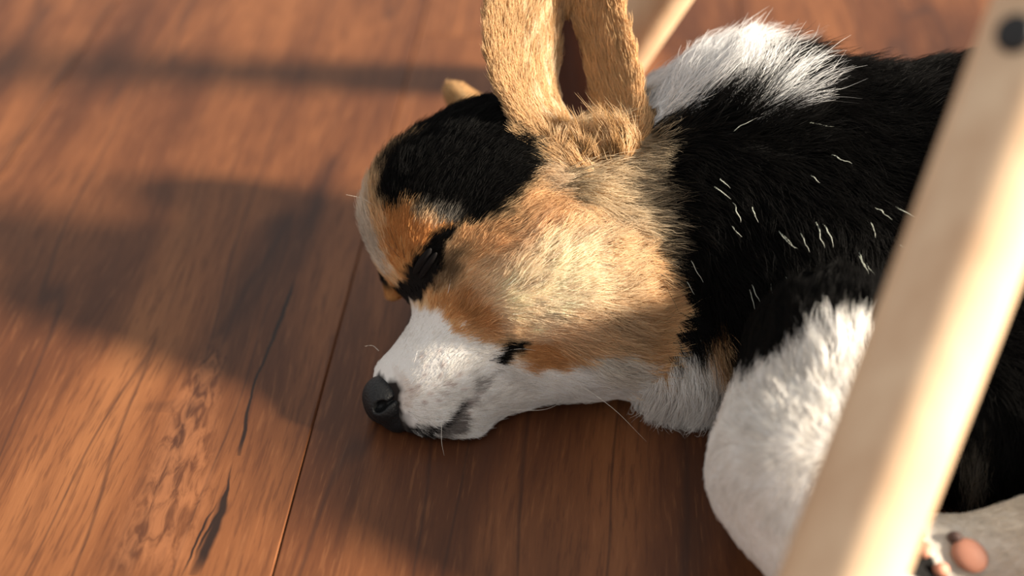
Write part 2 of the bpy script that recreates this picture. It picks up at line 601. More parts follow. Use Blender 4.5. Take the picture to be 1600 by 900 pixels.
# light smoothing
for it in range(3):
    acc = np.zeros_like(BV); n = np.zeros(len(BV))
    for a, b in ((0, 1), (1, 2), (2, 3), (3, 0)):
        np.add.at(acc, BQ[:, a], BV[BQ[:, b]]); np.add.at(n, BQ[:, a], 1)
        np.add.at(acc, BQ[:, b], BV[BQ[:, a]]); np.add.at(n, BQ[:, b], 1)
    BV = BV * 0.5 + 0.5 * acc / n[:, None]
fn = np.cross(BV[BQ[:, 2]] - BV[BQ[:, 0]], BV[BQ[:, 3]] - BV[BQ[:, 1]])
if ((BV[BQ].mean(1) - np.array(P(800, 400, .58))) * fn)[(BQ[:, 0] % 7) == 0].sum() < 0:
    BQ = BQ[:, ::-1]; fn = -fn
VN = np.zeros_like(BV)
for k in range(4):
    np.add.at(VN, BQ[:, k], fn)
VN /= np.linalg.norm(VN, axis=1, keepdims=True) + 1e-12

# head mid-plane (for mirroring the markings to the far side of the face)
HP_O = P(604, 628, .5595)
hp_a = P(775, 150, .5865) - HP_O
hp_b = P(930, 430, .5840) - HP_O
HP_N = np.cross(hp_a, hp_b)
HP_N /= np.linalg.norm(HP_N)
if HP_N @ CF > 0:
    HP_N = -HP_N                                # towards the camera = the near (left) side of the head


def region_of(p):
    best = np.full(len(p), 1e9); reg = np.zeros(len(p), int)
    for rg, (f, c, r), k in PRIMS:
        d = f(p)
        m = d < best
        best[m] = d[m]; reg[m] = rg
    idx, ed = ear_nearest(p)
    m = (ed - 0.0027) < best - 0.0004
    m &= ed < 0.008
    reg[m] = EAR + 100
    return reg, idx


def poly_sd(x, y, poly):
    """signed distance in pixels, negative inside"""
    poly = np.array(poly, float)
    d = np.full(len(x), 1e12); ins = np.zeros(len(x), bool)
    for i in range(len(poly)):
        x0, y0 = poly[i]; x1, y1 = poly[(i + 1) % len(poly)]
        ex, ey = x1 - x0, y1 - y0
        t = np.clip(((x - x0) * ex + (y - y0) * ey) / (ex * ex + ey * ey + 1e-9), 0, 1)
        d = np.minimum(d, (x - x0 - t * ex) ** 2 + (y - y0 - t * ey) ** 2)
        c = ((y0 > y) != (y1 > y)) & (x < (x1 - x0) * (y - y0) / (y1 - y0 + 1e-12) + x0)
        ins ^= c
    d = np.sqrt(d)
    return np.where(ins, -d, d)


BLACK = (.0035, .0032, .003)
DBROWN = (.035, .020, .011)
ORANGE = (.58, .285, .10)
TAN = (.76, .52, .29)
CREAM = (.96, .83, .64)
WHITE = (.92, .89, .85)
GREY = (.50, .45, .38)
PINK = (.50, .28, .24)

HEAD_LAYERS = [   # (colour, feather px, strength, polygon) painted in order over the tan cheek
    (CREAM, 90, .9, [(760, 440), (850, 350), (940, 370), (960, 480), (880, 530), (800, 510)]),
    (ORANGE, 30, .35, [(700, 350), (800, 345), (860, 300), (920, 280), (900, 330), (800, 400), (720, 400)]),
    (ORANGE, 45, .35, [(900, 500), (1000, 470), (1020, 540), (900, 570), (830, 560), (850, 530)]),
    (ORANGE, 30, .8, [(655, 462), (690, 445), (730, 455), (785, 505), (785, 535), (730, 515), (690, 495)]),
    (ORANGE, 20, .80, [(810, 545), (850, 535), (900, 560), (850, 580), (815, 570)]),
    (DBROWN, 26, .75, [(690, 395), (725, 385), (728, 420), (700, 450), (670, 450)]),
    (GREY, 26, .5, [(860, 255), (920, 275), (1000, 300), (1010, 250), (1030, 330), (1000, 360), (900, 310), (850, 290)]),
    (BLACK, 18, 1, [(650, 205), (606, 250), (596, 290), (604, 322), (650, 318), (662, 338), (716, 352), (785, 338), (832, 290), (866, 248),
                    (836, 212), (800, 165), (775, 110), (700, 140)]),
    (GREY, 16, .35, [(655, 322), (715, 325), (716, 350), (665, 350)]),
    ((.68, .60, .50), 12, 1, [(632, 200), (596, 252), (583, 300), (585, 345), (598, 392), (606, 440), (550, 400), (540, 300), (580, 220)]),
    (ORANGE, 9, 1, [(604, 322), (647, 318), (653, 352), (712, 350), (700, 366), (662, 386), (645, 405), (634, 432), (624, 444), (612, 420), (603, 380)]),
    (BLACK, 8, 1, [(724, 346), (712, 366), (698, 388), (694, 412), (687, 440), (664, 466), (644, 474), (620, 460), (632, 425), (644, 398), (662, 386), (692, 359)]),
    (WHITE, 9, 1, [(612, 462), (640, 474), (690, 492), (716, 512), (750, 532), (785, 548), (800, 566), (850, 580), (900, 572), (960, 552), (1010, 556),
                   (1040, 610), (900, 660), (800, 720), (560, 720), (520, 600)]),
    ((.42, .26, .17), 12, .35, [(618, 575), (640, 582), (650, 610), (640, 640), (626, 640)]),
    ((.10, .075, .065), 10, .8, [(655, 668), (690, 668), (712, 650), (724, 632), (732, 640), (738, 668), (720, 686), (690, 688), (668, 682)]),
    ((.012, .01, .01), 6, 1, [(640, 664), (668, 672), (695, 664), (722, 636), (727, 640), (700, 674), (668, 684), (640, 676)]),
    ((.14, .115, .11), 8, .55, [(722, 640), (748, 600), (780, 572), (786, 576), (752, 612), (730, 646)]),
    (WHITE, 5, .9, [(612, 681), (640, 684), (668, 689), (690, 688), (690, 697), (650, 697), (612, 694)]),
    (BLACK, 7, 1, [(780, 548), (800, 535), (828, 532), (832, 542), (808, 556), (788, 568), (777, 562)]),
    ((.02, .015, .013), 7, 1, [(606, 586), (622, 594), (628, 640), (645, 662), (640, 680), (600, 686), (550, 640), (575, 592)]),
]
SPOTS = [(565, 130), (605, 200), (725, 190), (575, 270), (695, 270), (540, 345), (655, 340), (480, 380), (625, 405), (580, 465), (685, 455),
         (840, 270), (800, 340), (735, 400), (875, 370), (905, 545), (1000, 405), (690, 95), (930, 470), (760, 330)]
SPOTS = [(540 + a / 4.7375, 530 + b / 4.7375) for a, b in SPOTS]


def vnoise(p, s, seed=0):
    """cheap smooth value noise in 3-D, 0..1"""
    q = p * s + seed * 17.3
    i = np.floor(q).astype(np.int64); f = q - i
    f = f * f * (3 - 2 * f)
    def h(a):
        n = (a[:, 0] * 73856093) ^ (a[:, 1] * 19349663) ^ (a[:, 2] * 83492791) ^ (seed * 2654435)
        n = (n ^ (n >> 13)) * 1274126177
        n = n & 0x7fffffff
        return ((n ^ (n >> 16)) & 0xffff) / 65535.0
    out = 0
    for dx in (0, 1):
        for dy in (0, 1):
            for dz in (0, 1):
                w = (f[:, 0] if dx else 1 - f[:, 0]) * (f[:, 1] if dy else 1 - f[:, 1]) * (f[:, 2] if dz else 1 - f[:, 2])
                out = out + w * h(i + np.array([dx, dy, dz]))
    return out


def coat(p, reg, eidx, jitter=0.0):
    """fur colour at surface points: returns root and tip colour"""
    n = len(p)
    q = p.copy()
    side = (q - HP_O) @ HP_N
    headish = (reg == HEAD)
    far = headish & (side < 0)
    q[far] -= 2 * side[far, None] * HP_N
    s = to_px(q)
    x, y = s[:, 0].copy(), s[:, 1].copy()
    x += (vnoise(p, 260, 1) - .5) * 22 + rng.normal(0, 1, n) * jitter
    y += (vnoise(p, 260, 2) - .5) * 22 + rng.normal(0, 1, n) * jitter
    col = np.tile(np.array(BLACK), (n, 1))
    # head
    m = headish
    if m.any():
        c = np.tile(np.array(TAN), (m.sum(), 1))
        xx, yy = x[m], y[m]
        for cc, fe, st, poly in HEAD_LAYERS:
            a = st * smooth01(0.5 - poly_sd(xx, yy, poly) / fe)
            c = c * (1 - a[:, None]) + np.array(cc) * a[:, None]
        for sx, sy in SPOTS:
            a = .45 * smooth01(1.3 - np.hypot(s[m, 0] - sx, s[m, 1] - sy) / 4.2)
            c = c * (1 - a[:, None]) + np.array((.36, .20, .18)) * a[:, None]
        col[m] = c
    tip = col.copy()
    # near ear
    m = reg == EAR + 100
    if m.any():
        S, T = EAR_S[eidx[m]], EAR_T[eidx[m]]
        inn = ((p[m] - EAR_PTS[eidx[m]]) * EAR_N[eidx[m]]).sum(1) > 0
        c = np.tile(np.array((.50, .31, .14)), (m.sum(), 1))
        a = .7 * smooth01((vnoise(p[m], 300, 3) - .45) * 4) * smooth01(1 - np.abs(S + .35) / .4)
        c = c * (1 - a[:, None]) + np.array(CREAM) * a[:, None]
        a = .6 * smooth01((S - .25) / .3)
        c = c * (1 - a[:, None]) + np.array((.62, .37, .16)) * a[:, None]
        back = ~inn
        a = np.where(back, .85, 0) * smooth01(1.1 - np.abs(np.abs(S) - 1) * .0)
        c = c * (1 - a[:, None]) + np.array((.10, .07, .045)) * a[:, None]
        col[m] = c
        w = np.array((.84, .66, .44))
        tip[m] = np.where(inn[:, None], c * .6 + w * .4, c)
    m = reg == EAR
    col[m] = (.52, .33, .16); tip[m] = col[m]
    m = reg == FARBROW
    a = smooth01((s[m, 1] - 446) / 14)[:, None]
    col[m] = np.array(BLACK) * (1 - a) + np.array(ORANGE) * a
    tip[m] = col[m]
    m = reg == TUFT
    tb = smooth01((vnoise(p[m], 420, 21) - .3) * 2.5)[:, None]
    col[m] = np.array((.16, .085, .035)) * (1 - tb) + np.array((.50, .29, .12)) * tb
    tip[m] = np.array((.55, .34, .15)) * (1 - tb) + np.array((.88, .68, .44)) * tb
    # neck: dark roots, cream tips behind the cheek; white nape; black elsewhere
    m = reg == NECK
    if m.any() or True:
        ruff = smooth01(.5 - poly_sd(x, y, [(846, 236), (880, 150), (990, 150), (1015, 235), (1005, 300), (1012, 420), (1008, 520), (1000, 600), (960, 590),
                                            (900, 540), (920, 420), (900, 330)]) / 50)
        ruff[(reg != NECK) & (reg != HEAD)] *= 0.0
        rn = vnoise(p, 170, 5)
        dark = smooth01((s[:, 0] - 940) / 90 + (rn - .5) * 1.3) * ruff
        c1 = np.array((.10, .075, .05)); c2 = np.array((.84, .72, .53))
        base = np.where((reg == NECK)[:, None], np.array((.58, .43, .26)), col)
        mm = ruff > .02
        r_ = (ruff * np.where(reg == NECK, 1, .75))[:, None]
        col = np.where(mm[:, None], col * (1 - r_) + r_ * (base * (1 - .75 * dark[:, None]) + c1 * .75 * dark[:, None]), col)
        tip = np.where(mm[:, None], tip * (1 - r_) + r_ * (base * .4 + c2 * .6), tip)
    jw = ((reg == NECK) | (reg == CHEST)) * smooth01(.5 - poly_sd(x, y, [(880, 572), (960, 552), (1005, 556), (1016, 600), (1010, 680), (880, 680)]) / 14)
    col = col * (1 - jw[:, None]) + np.array(WHITE) * jw[:, None]
    tip = tip * (1 - jw[:, None]) + np.array(WHITE) * jw[:, None]
    body = (reg == NECK) | (reg == TORSO)
    nape = body * smooth01(.5 - poly_sd(x, y, [(930, 40), (960, 150), (1005, 190), (1040, 196), (1075, 178), (1120, 158), (1160, 168), (1186, 196), (1208, 194), (1224, 176),
                                               (1195, 140), (1165, 110), (1140, 60), (1120, 20), (1000, 20)]) / 10)
    nape = nape * (s[:, 2] < .66)
    col = col * (1 - nape[:, None]) + np.array((.78, .78, .78)) * nape[:, None]
    tip = tip * (1 - nape[:, None]) + np.array((.84, .84, .84)) * nape[:, None]
    # white chest with a tan patch
    ch = ((reg == CHEST) | (reg == TORSO) | (reg == NECK)) * smooth01(.5 - poly_sd(x, y, [(1005, 570), (1060, 530), (1110, 515), (1132, 560), (1136, 640), (1080, 690), (1000, 680)]) / 16)
    col = col * (1 - ch[:, None]) + np.array(WHITE) * .9 * ch[:, None]
    tip = tip * (1 - ch[:, None]) + np.array(WHITE) * .95 * ch[:, None]
    tn = ((reg == CHEST) | (reg == TORSO)) * smooth01(.5 - poly_sd(x, y, [(1095, 505), (1128, 505), (1138, 575), (1112, 560)]) / 16) * .8
    col = col * (1 - tn[:, None]) + np.array(ORANGE) * tn[:, None]
    tip = tip * (1 - tn[:, None]) + np.array(TAN) * tn[:, None]
    # legs
    lg = ((reg == LEG) | (reg == TORSO)) * smooth01(.5 - poly_sd(x, y, [(1420, 560), (1330, 556), (1260, 560), (1195, 588), (1140, 610), (1060, 640), (1060, 1200), (1700, 1200), (1420, 900)]) / 12)
    lg = np.where((reg == TORSO) & (s[:, 2] > .56), 0, lg)
    col = col * (1 - lg[:, None]) + np.array(WHITE) * lg[:, None]
    tip = tip * (1 - lg[:, None]) + np.array(WHITE) * lg[:, None]
    hd = (reg == HIND) * smooth01((s[:, 1] - 740) / 30)
    col = col * (1 - hd[:, None]) + np.array((.74, .68, .60)) * hd[:, None]
    tip = tip * (1 - hd[:, None]) + np.array((.74, .68, .60)) * hd[:, None]
    bt = (reg == TORSO) * smooth01(.5 - poly_sd(x, y, [(1495, 680), (1530, 670), (1545, 720), (1520, 760), (1500, 740)]) / 30) * .3
    col = col * (1 - bt[:, None]) + np.array(GREY) * bt[:, None]
    tip = tip * (1 - bt[:, None]) + np.array(GREY) * bt[:, None]
    return col, tip


# flow of the coat and its length, guides (px, py, dx, dy (picture down), lift, length mm), per body zone
G_HEAD = [
    (600, 560, .1, -1, .10, 2.0), (640, 500, .35, -.95, .12, 3), (650, 580, .8, -.6, .12, 2.5), (700, 560, .9, -.45, .14, 4), (760, 570, .95, -.3, .15, 5),
    (700, 640, .95, -.1, .15, 4), (720, 680, .8, .25, .18, 4), (650, 680, .4, .6, .2, 3), (780, 640, 1, .05, .16, 5), (850, 600, 1, .05, .18, 6),
    (930, 590, 1, .05, .22, 9), (575, 330, .0, -1, .52, 10), (600, 260, .3, -1, .58, 11), (625, 370, .05, -1, .16, 5), (640, 440, -.1, -1, .10, 3),
    (660, 420, .6, -.7, .12, 3), (700, 380, .8, -.6, .15, 4), (680, 300, .6, -.8, .22, 7), (700, 210, .7, -.7, .36, 9), (760, 150, .7, -.6, .36, 9),
    (780, 270, .9, -.5, .22, 8), (830, 230, .9, .1, .22, 8), (730, 460, .85, -.5, .15, 6), (800, 420, .85, -.5, .2, 9), (800, 500, .95, -.25, .18, 8),
    (870, 360, .85, -.5, .22, 11), (880, 450, .95, -.25, .22, 12), (880, 520, 1, -.05, .2, 11), (950, 330, .95, -.2, .3, 14), (960, 400, 1, -.12, .3, 15),
    (970, 480, 1, .02, .3, 15), (980, 550, 1, .15, .3, 14), (805, 550, 1, -.1, .12, 4), (850, 575, 1, 0, .15, 5), (900, 280, .9, .25, .3, 10), (860, 250, .7, .5, .3, 9), (1000, 250, .9, .35, .35, 12),
]
G_BODY = [
    (1000, 250, .9, .3, .35, 12), (1010, 350, 1, .1, .35, 15), (1010, 450, 1, .1, .35, 16), (1010, 540, .9, .3, .35, 15), (1000, 130, .5, -.85, .45, 16),
    (1010, 180, .8, -.4, .35, 14), (1080, 130, .25, -.95, .55, 25), (1150, 130, .4, -.9, .6, 29), (1200, 175, .8, -.55, .55, 29), (1130, 60, .3, -1, .5, 24),
    (1100, 250, .6, .7, .3, 14), (1200, 300, .35, .9, .3, 15), (1300, 200, .7, .5, .3, 15), (1400, 120, .9, -.2, .4, 15), (1300, 400, .35, .9, .3, 14),
    (1100, 420, .5, .8, .3, 14), (1150, 520, .3, .9, .3, 13), (1500, 400, .9, .4, .3, 15), (1070, 560, -.1, 1, .3, 13), (1030, 600, -.3, .9, .35, 15),
    (1100, 620, .05, 1, .35, 14), (1700, 400, 1, .2, .3, 15), (1520, 700, .1, 1, .3, 14), (1300, 520, .1, -.3, .5, 10),
]
G_LEG = [
    (1330, 560, .25, -1, .50, 19), (1270, 565, .1, -1, .48, 16), (1210, 590, -.3, -.95, .35, 8), (1150, 640, -.7, -.6, .30, 5), (1110, 700, -.6, .2, .25, 3.6),
    (1250, 640, -.2, -.6, .16, 4.5), (1250, 750, -.3, .7, .14, 3.6), (1110, 800, -.2, .9, .2, 3.6), (1200, 880, .1, 1, .2, 3.6), (1350, 930, .3, 1, .2, 4),
    (1450, 860, -.9, .1, .2, 2.5), (1550, 840, -1, 0, .2, 3.5), (1700, 800, -.9, .2, .25, 6), (1900, 600, -.2, 1, .3, 12),
]


def flow(p, reg, eidx, nrm):
    n = len(p)
    q = p.copy()
    side = (q - HP_O) @ HP_N
    far = (reg == HEAD) & (side < 0)
    q[far] -= 2 * side[far, None] * HP_N
    s = to_px(q)
    D = np.zeros((n, 3)); lift = np.full(n, .3); ln = np.full(n, 10.0)
    for regs, G in (((HEAD,), G_HEAD), ((NECK, TORSO, CHEST), G_BODY), ((LEG, HIND), G_LEG)):
        m = np.isin(reg, regs)
        if not m.any():
            continue
        G = np.array(G, float)
        d2 = (s[m, 0][:, None] - G[None, :, 0]) ** 2 + (s[m, 1][:, None] - G[None, :, 1]) ** 2
        w = 1 / (d2 + 300) ** 1.5
        w /= w.sum(1, keepdims=True)
        gx_, gy_ = w @ G[:, 2], w @ G[:, 3]
        d3 = gx_[:, None] * CR - gy_[:, None] * CU
        fm = far[m]
        d3[fm] -= 2 * (d3[fm] @ HP_N)[:, None] * HP_N
        D[m] = d3
        lift[m] = w @ G[:, 4]; ln[m] = w @ G[:, 5]
    m = reg == EAR + 100
    if m.any():
        S, T = EAR_S[eidx[m]], EAR_T[eidx[m]]
        sgn = np.where(S < .1, -1, 1)
        D[m] = EAR_DT[eidx[m]] * 1.0 - sgn[:, None] * EAR_DS[eidx[m]] * (.05 * smooth01(1.2 - np.abs(S - .1) * 1.0))[:, None]
        inn = ((p[m] - EAR_PTS[eidx[m]]) * EAR_N[eidx[m]]).sum(1) > 0
        lift[m] = np.where(inn, .24, .15)
        ln[m] = np.where(inn, 14 - 6 * np.abs(S), 4) * (1 - .4 * T)
    m = reg == FARBROW
    D[m] = CU; ln[m] = 3; lift[m] = .2
    m = reg == TUFT
    fan = (vnoise(p[m], 200, 22) - .5) * 1.6 - (s[m, 0] - 930) / 160
    D[m] = CU * 1.0 + CR * fan[:, None]; ln[m] = 6 + 13 * vnoise(p[m], 300, 23) ** 1.5; lift[m] = .3 + .4 * vnoise(p[m], 260, 24)
    m = reg == EAR
    D[m] = P(716, 142, .668) - P(790, 210, .625); ln[m] = 4; lift[m] = .25
    D -= (D * nrm).sum(1, keepdims=True) * nrm
    D /= np.linalg.norm(D, axis=1, keepdims=True) + 1e-9
    return D, lift, ln / 1000.0


BASE = P(1000, 620, .56); BASE[2] = 0
dog = link('puppy', None)
dog.location = tuple(map(float, BASE))
dog['label'] = 'sleeping black, tan and white corgi puppy with upright ear, chin on the floor'
dog['category'] = 'dog'

# skin material: same markings as the coat, from the painted coat attribute
Nf = Nodes('puppy_skin')
at = Nf.n('ShaderNodeAttribute', attribute_name='coat')
Nf.bsdf(Base_Color=at.outputs['Color'], Roughness=0.85, Specular_IOR_Level=0.2)
M_SKIN = Nf.m
VREG, VEI = region_of(BV)
vc, vt = coat(BV, VREG, VEI)
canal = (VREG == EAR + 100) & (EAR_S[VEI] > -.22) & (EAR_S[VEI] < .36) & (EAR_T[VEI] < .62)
vc[canal] = (.12, .055, .04)  # brown canal skin, darkened to put the shade inside the ear into its colour
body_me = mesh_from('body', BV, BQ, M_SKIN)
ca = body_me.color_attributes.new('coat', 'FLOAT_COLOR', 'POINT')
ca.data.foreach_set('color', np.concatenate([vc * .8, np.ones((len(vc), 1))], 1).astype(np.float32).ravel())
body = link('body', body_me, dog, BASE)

# ---- fur strands
Nh = Nodes('puppy_fur')
at = Nh.n('ShaderNodeAttribute', attribute_name='coat')
dif = Nh.n('ShaderNodeBsdfPrincipled')
Nh.put(dif.inputs['Base Color'], at.outputs['Color'])
dif.inputs['Roughness'].default_value = 0.55
dif.inputs['Specular IOR Level'].default_value = 0.14
tr = Nh.n('ShaderNodeBsdfTranslucent')
Nh.put(tr.inputs['Color'], at.outputs['Color'])
mx = Nh.n('ShaderNodeMixShader')
mx.inputs[0].default_value = 0.42
Nh.put(mx.inputs[1], dif.outputs[0]); Nh.put(mx.inputs[2], tr.outputs[0])
Nh.surface(mx.outputs[0])
M_FUR = Nh.m

tri = np.concatenate([BQ[:, [0, 1, 2]], BQ[:, [0, 2, 3]]])
ta = BV[tri]
tn_ = np.cross(ta[:, 1] - ta[:, 0], ta[:, 2] - ta[:, 0])
area = np.linalg.norm(tn_, axis=1) / 2
tn_ /= area[:, None] * 2 + 1e-15
tc_ = ta.mean(1)
treg, tei = VREG[tri[:, 0]], VEI[tri[:, 0]]
view = tc_ - CC
view /= np.linalg.norm(view, axis=1, keepdims=True)
facing = -(tn_ * view).sum(1)
spx = to_px(tc_)
inframe = (spx[:, 0] > 480) & (spx[:, 0] < 1680) & (spx[:, 1] > -60) & (spx[:, 1] < 960)
dens = np.where(facing > -.45, 1.0, .35) * np.where(inframe, 1.0, .18)
dens *= np.where(tc_[:, 2] < .0025, .1, 1.0)
ZD = {HEAD: 2.2, FARBROW: 1.5, TUFT: 2.0, EAR + 100: 1.9, EAR: .6, NECK: 1.15, TORSO: .62, CHEST: 1.1, LEG: 2.2, HIND: 1.3}
for k_, v_ in ZD.items():
    dens[treg == k_] *= v_
muz = (treg == HEAD) & (spx[:, 1] > 470) & (spx[:, 0] < 800)
dens[muz] *= 1.5
ismuz_nose = (poly_sd(spx[:, 0], spx[:, 1], [(612, 576), (624, 592), (628, 636), (646, 660), (640, 682), (600, 690), (550, 650), (560, 590)]) < 0) & (treg == HEAD)
dens[ismuz_nose] = 0
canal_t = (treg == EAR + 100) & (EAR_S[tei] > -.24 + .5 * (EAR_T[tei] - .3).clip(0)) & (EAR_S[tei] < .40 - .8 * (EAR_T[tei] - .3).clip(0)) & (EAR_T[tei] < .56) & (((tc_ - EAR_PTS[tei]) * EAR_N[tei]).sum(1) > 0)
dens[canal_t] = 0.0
NSTR = 300000
pr = area * dens
pr /= pr.sum()
ti = rng.choice(len(tri), NSTR, p=pr)
u = rng.random((NSTR, 2))
fl = u.sum(1) > 1
u[fl] = 1 - u[fl]
root = ta[ti, 0] + u[:, :1] * (ta[ti, 1] - ta[ti, 0]) + u[:, 1:] * (ta[ti, 2] - ta[ti, 0])
nb = VN[tri[ti]]
nrm = nb[:, 0] * (1 - u.sum(1))[:, None] + nb[:, 1] * u[:, :1] + nb[:, 2] * u[:, 1:]
nrm /= np.linalg.norm(nrm, axis=1, keepdims=True)
reg, ei = treg[ti], tei[ti]
D, lift, length = flow(root, reg, ei, nrm)
# wander of the flow
bn = np.cross(nrm, D)
ang = (vnoise(root, 90, 8) - .5) * .9 + (vnoise(root, 330, 9) - .5) * .8 * np.clip(length / .009, .35, 1) + rng.normal(0, .14, NSTR)
ang *= np.where(np.isin(reg, (LEG, HIND)), .7, np.where(reg == EAR + 100, .65, 1.0))
D = D * np.cos(ang)[:, None] + bn * np.sin(ang)[:, None]
length *= np.clip(rng.normal(1, .2, NSTR), .45, 1.5) * (.8 + .4 * vnoise(root, 140, 10))
lift = np.clip(lift * (.7 + .6 * vnoise(root, 200, 11)) + rng.normal(0, .05, NSTR), .05, .9)
K = 6
tt = np.linspace(0, 1, K)
# strand leaves the skin at an angle and bends over along the flow
pts = np.empty((NSTR, K, 3))
e0 = nrm * lift[:, None] * 1.6 + D * (1 - lift[:, None] * .5)
e0 /= np.linalg.norm(e0, axis=1, keepdims=True)
e1 = nrm * (lift[:, None] * .35 - .05) + D
e1 /= np.linalg.norm(e1, axis=1, keepdims=True)
for k in range(K):
    t = tt[k]
    pts[:, k] = root - nrm * .0004 + length[:, None] * (e0 * (t - t * t * .5) + e1 * (t * t * .5))
# clumps
NC = NSTR // 14
gi = rng.choice(NSTR, NC, replace=False)
kd = kdtree.KDTree(NC)
for a, g_ in enumerate(gi):
    kd.insert(root[g_], a)
kd.balance()
cl = np.array([gi[kd.find(r)[1]] for r in root])
same = (np.abs(reg[cl] - reg) == 0) & (np.linalg.norm(root[cl] - root, axis=1) < .006)
amt = np.where(same, np.clip(rng.normal(.5, .22, NSTR), 0, .9), 0) * np.where(length < .006, .3, np.where(length > .018, 1.35, 1)) * np.clip(length / .010, .15, 1)
for k in range(K):
    w = (amt * tt[k] ** 1.6)[:, None]
    pts[:, k] = pts[:, k] * (1 - w) + (pts[cl, k] * .75 + .25 * pts[:, k]) * w
pts[:, 1:] += rng.normal(0, 1, (NSTR, K - 1, 3)) * (length[:, None, None] * .018)
pts[..., 2] = np.maximum(pts[..., 2], .0006 + .0006 * rng.random((NSTR, 1)))
cpos = root + np.where((reg == HEAD)[:, None], D * length[:, None] * .55, 0)
rc, tc2 = coat(cpos, reg, ei, jitter=3.0)
br = np.clip(rng.normal(1, .13, NSTR), .6, 1.35)[:, None] * (.86 + .28 * vnoise(root, 220, 12))[:, None]
rc, tc2 = np.clip(rc * br, 0, .95), np.clip(tc2 * br, 0, .95)
# stray white guard hairs in the black coat
stray = np.isin(reg, (TORSO, NECK)) & (rng.random(NSTR) < .0055 * smooth01(1.4 - np.hypot(to_px(root)[:, 0] - 1230, to_px(root)[:, 1] - 370) / 160)) & (rc.max(1) < .05)
rc[stray] = (.5, .55, .48); tc2[stray] = (.75, .78, .7)
colp = rc[:, None, :] * (1 - tt[None, :, None]) + tc2[:, None, :] * tt[None, :, None]
r0 = np.where(np.isin(reg, (HEAD,)), .000105, .000115)
r0 = np.where(length < .005, .000085, r0)
r0 = np.where(stray, .00016, r0)
pts[stray] = pts[stray][:, :1] + (pts[stray] - pts[stray][:, :1]) * .6 + nrm[stray][:, None] * .004
rad = r0[:, None] * np.array([1, 1, .92, .75, .48, .12])[None, :]


def fur_object(name, mask):
    m = np.nonzero(mask)[0]
    cu = bpy.data.hair_curves.new(name)
    cu.add_curves([K] * len(m))
    cu.attributes['position'].data.foreach_set('vector', pts[m].astype(np.float32).ravel())
    ra = cu.attributes.get('radius') or cu.attributes.new('radius', 'FLOAT', 'POINT')
    ra.data.foreach_set('value', rad[m].astype(np.float32).ravel())
    cc = cu.attributes.new('coat', 'FLOAT_COLOR', 'POINT')
    c4 = np.concatenate([colp[m], np.ones((len(m), K, 1))], 2)
    cc.data.foreach_set('color', c4.astype(np.float32).ravel())
    cu.materials.append(M_FUR)
    o = link(name, cu, dog, BASE)
    o['kind'] = 'stuff'
    return o


fo = fur_object('head_fur', np.isin(reg, (HEAD, FARBROW))); fo['label'] = 'tan cheek, black cap and white muzzle fur'
fo = fur_object('ear_fur', np.isin(reg, (EAR, EAR + 100, TUFT))); fo['label'] = 'tan fur of the ears'
fo = fur_object('body_fur', np.isin(reg, (NECK, TORSO, CHEST))); fo['label'] = 'black body fur with white nape and chest'
fo = fur_object('leg_fur', np.isin(reg, (LEG, HIND))); fo['label'] = 'short white fur of the legs'


# ------------------------------------------------------------------ nose, lids, pads, whiskers
HM = P(640, 600, .560) - P(775, 500, .572)
HM /= np.linalg.norm(HM)                                   # muzzle axis, forward
HM -= (HM @ HP_N) * HP_N
HM /= np.linalg.norm(HM)
HU = np.cross(HM, HP_N)
if HU @ CU < 0:
    HU = -HU                                               # dorsal
NC0 = P(603, 624, .5595)


def loc(f, u, l):
    """point in nose space: forward, up, lateral (towards the near side), millimetres"""
    return NC0 + (HM * f + HU * u + HP_N * l) / 1000.0


def ell3(c, r):
    r = np.array(r) / 1000.0
    M = np.stack([HM, HU, HP_N])
    def f(p):
        q = ((p - c) @ M.T)
        k0 = np.sqrt(((q / r) ** 2).sum(-1)) + 1e-9
        k1 = np.sqrt(((q / (r * r)) ** 2).sum(-1)) + 1e-9
        return k0 * (k0 - 1) / k1
    return f


nres = .0005
nlo = NC0 - .019
nd = 77
ax3 = [nlo[k] + nres * np.arange(nd) for k in range(3)]
NP = np.stack(np.meshgrid(*ax3, indexing='ij'), -1)
NFld = ell3(loc(0, 0, 0), (9.0, 10.0, 10.5))(NP)
NFld = smin(NFld, ell3(loc(2.0, -1.5, 5.5), (6.5, 6.5, 5.5))(NP), .003)       # wings of the nostrils
NFld = smin(NFld, ell3(loc(2.0, -1.5, -5.5), (6.5, 6.5, 5.5))(NP), .003)
NFld = smin(NFld, ell3(loc(0.5, -8.5, 0), (6.0, 6.0, 6.5))(NP), .003)         # philtrum
for sg in (1, -1):
    hole = ell3(loc(4.6, -.8, 9.3 * sg), (2.9, 2.1, 3.6))(NP)
    slit = ell3(loc(.8, -1.6, 11.0 * sg), (4.0, .8, 2.2))(NP)
    NFld = -smin(-NFld, smin(hole, slit, .001), .0012)
groove = ell3(loc(8.5, -6, 0), (3.0, 8.0, .7))(NP)
NFld = -smin(-NFld, groove, .001)
NV, NQ = surface_nets(NFld.astype(np.float32), nlo, nres)
if ((NV[NQ].mean(1) - NC0) * np.cross(NV[NQ[:, 2]] - NV[NQ[:, 0]], NV[NQ[:, 3]] - NV[NQ[:, 1]])).sum() < 0:
    NQ = NQ[:, ::-1]
Nn = Nodes('nose_leather')
tcn = Nn.n('ShaderNodeTexCoord')
vor = Nn.n('ShaderNodeTexVoronoi')
Nn.put(vor.inputs['Vector'], tcn.outputs['Object'])
vor.inputs['Scale'].default_value = 1100
bmp = Nn.n('ShaderNodeBump')
bmp.inputs['Strength'].default_value = .5
bmp.inputs['Distance'].default_value = .0004
Nn.put(bmp.inputs['Height'], vor.outputs['Distance'])
Nn.bsdf(Base_Color=(.010, .0105, .0115), Roughness=.5, Specular_IOR_Level=.3, Normal=bmp.outputs[0])
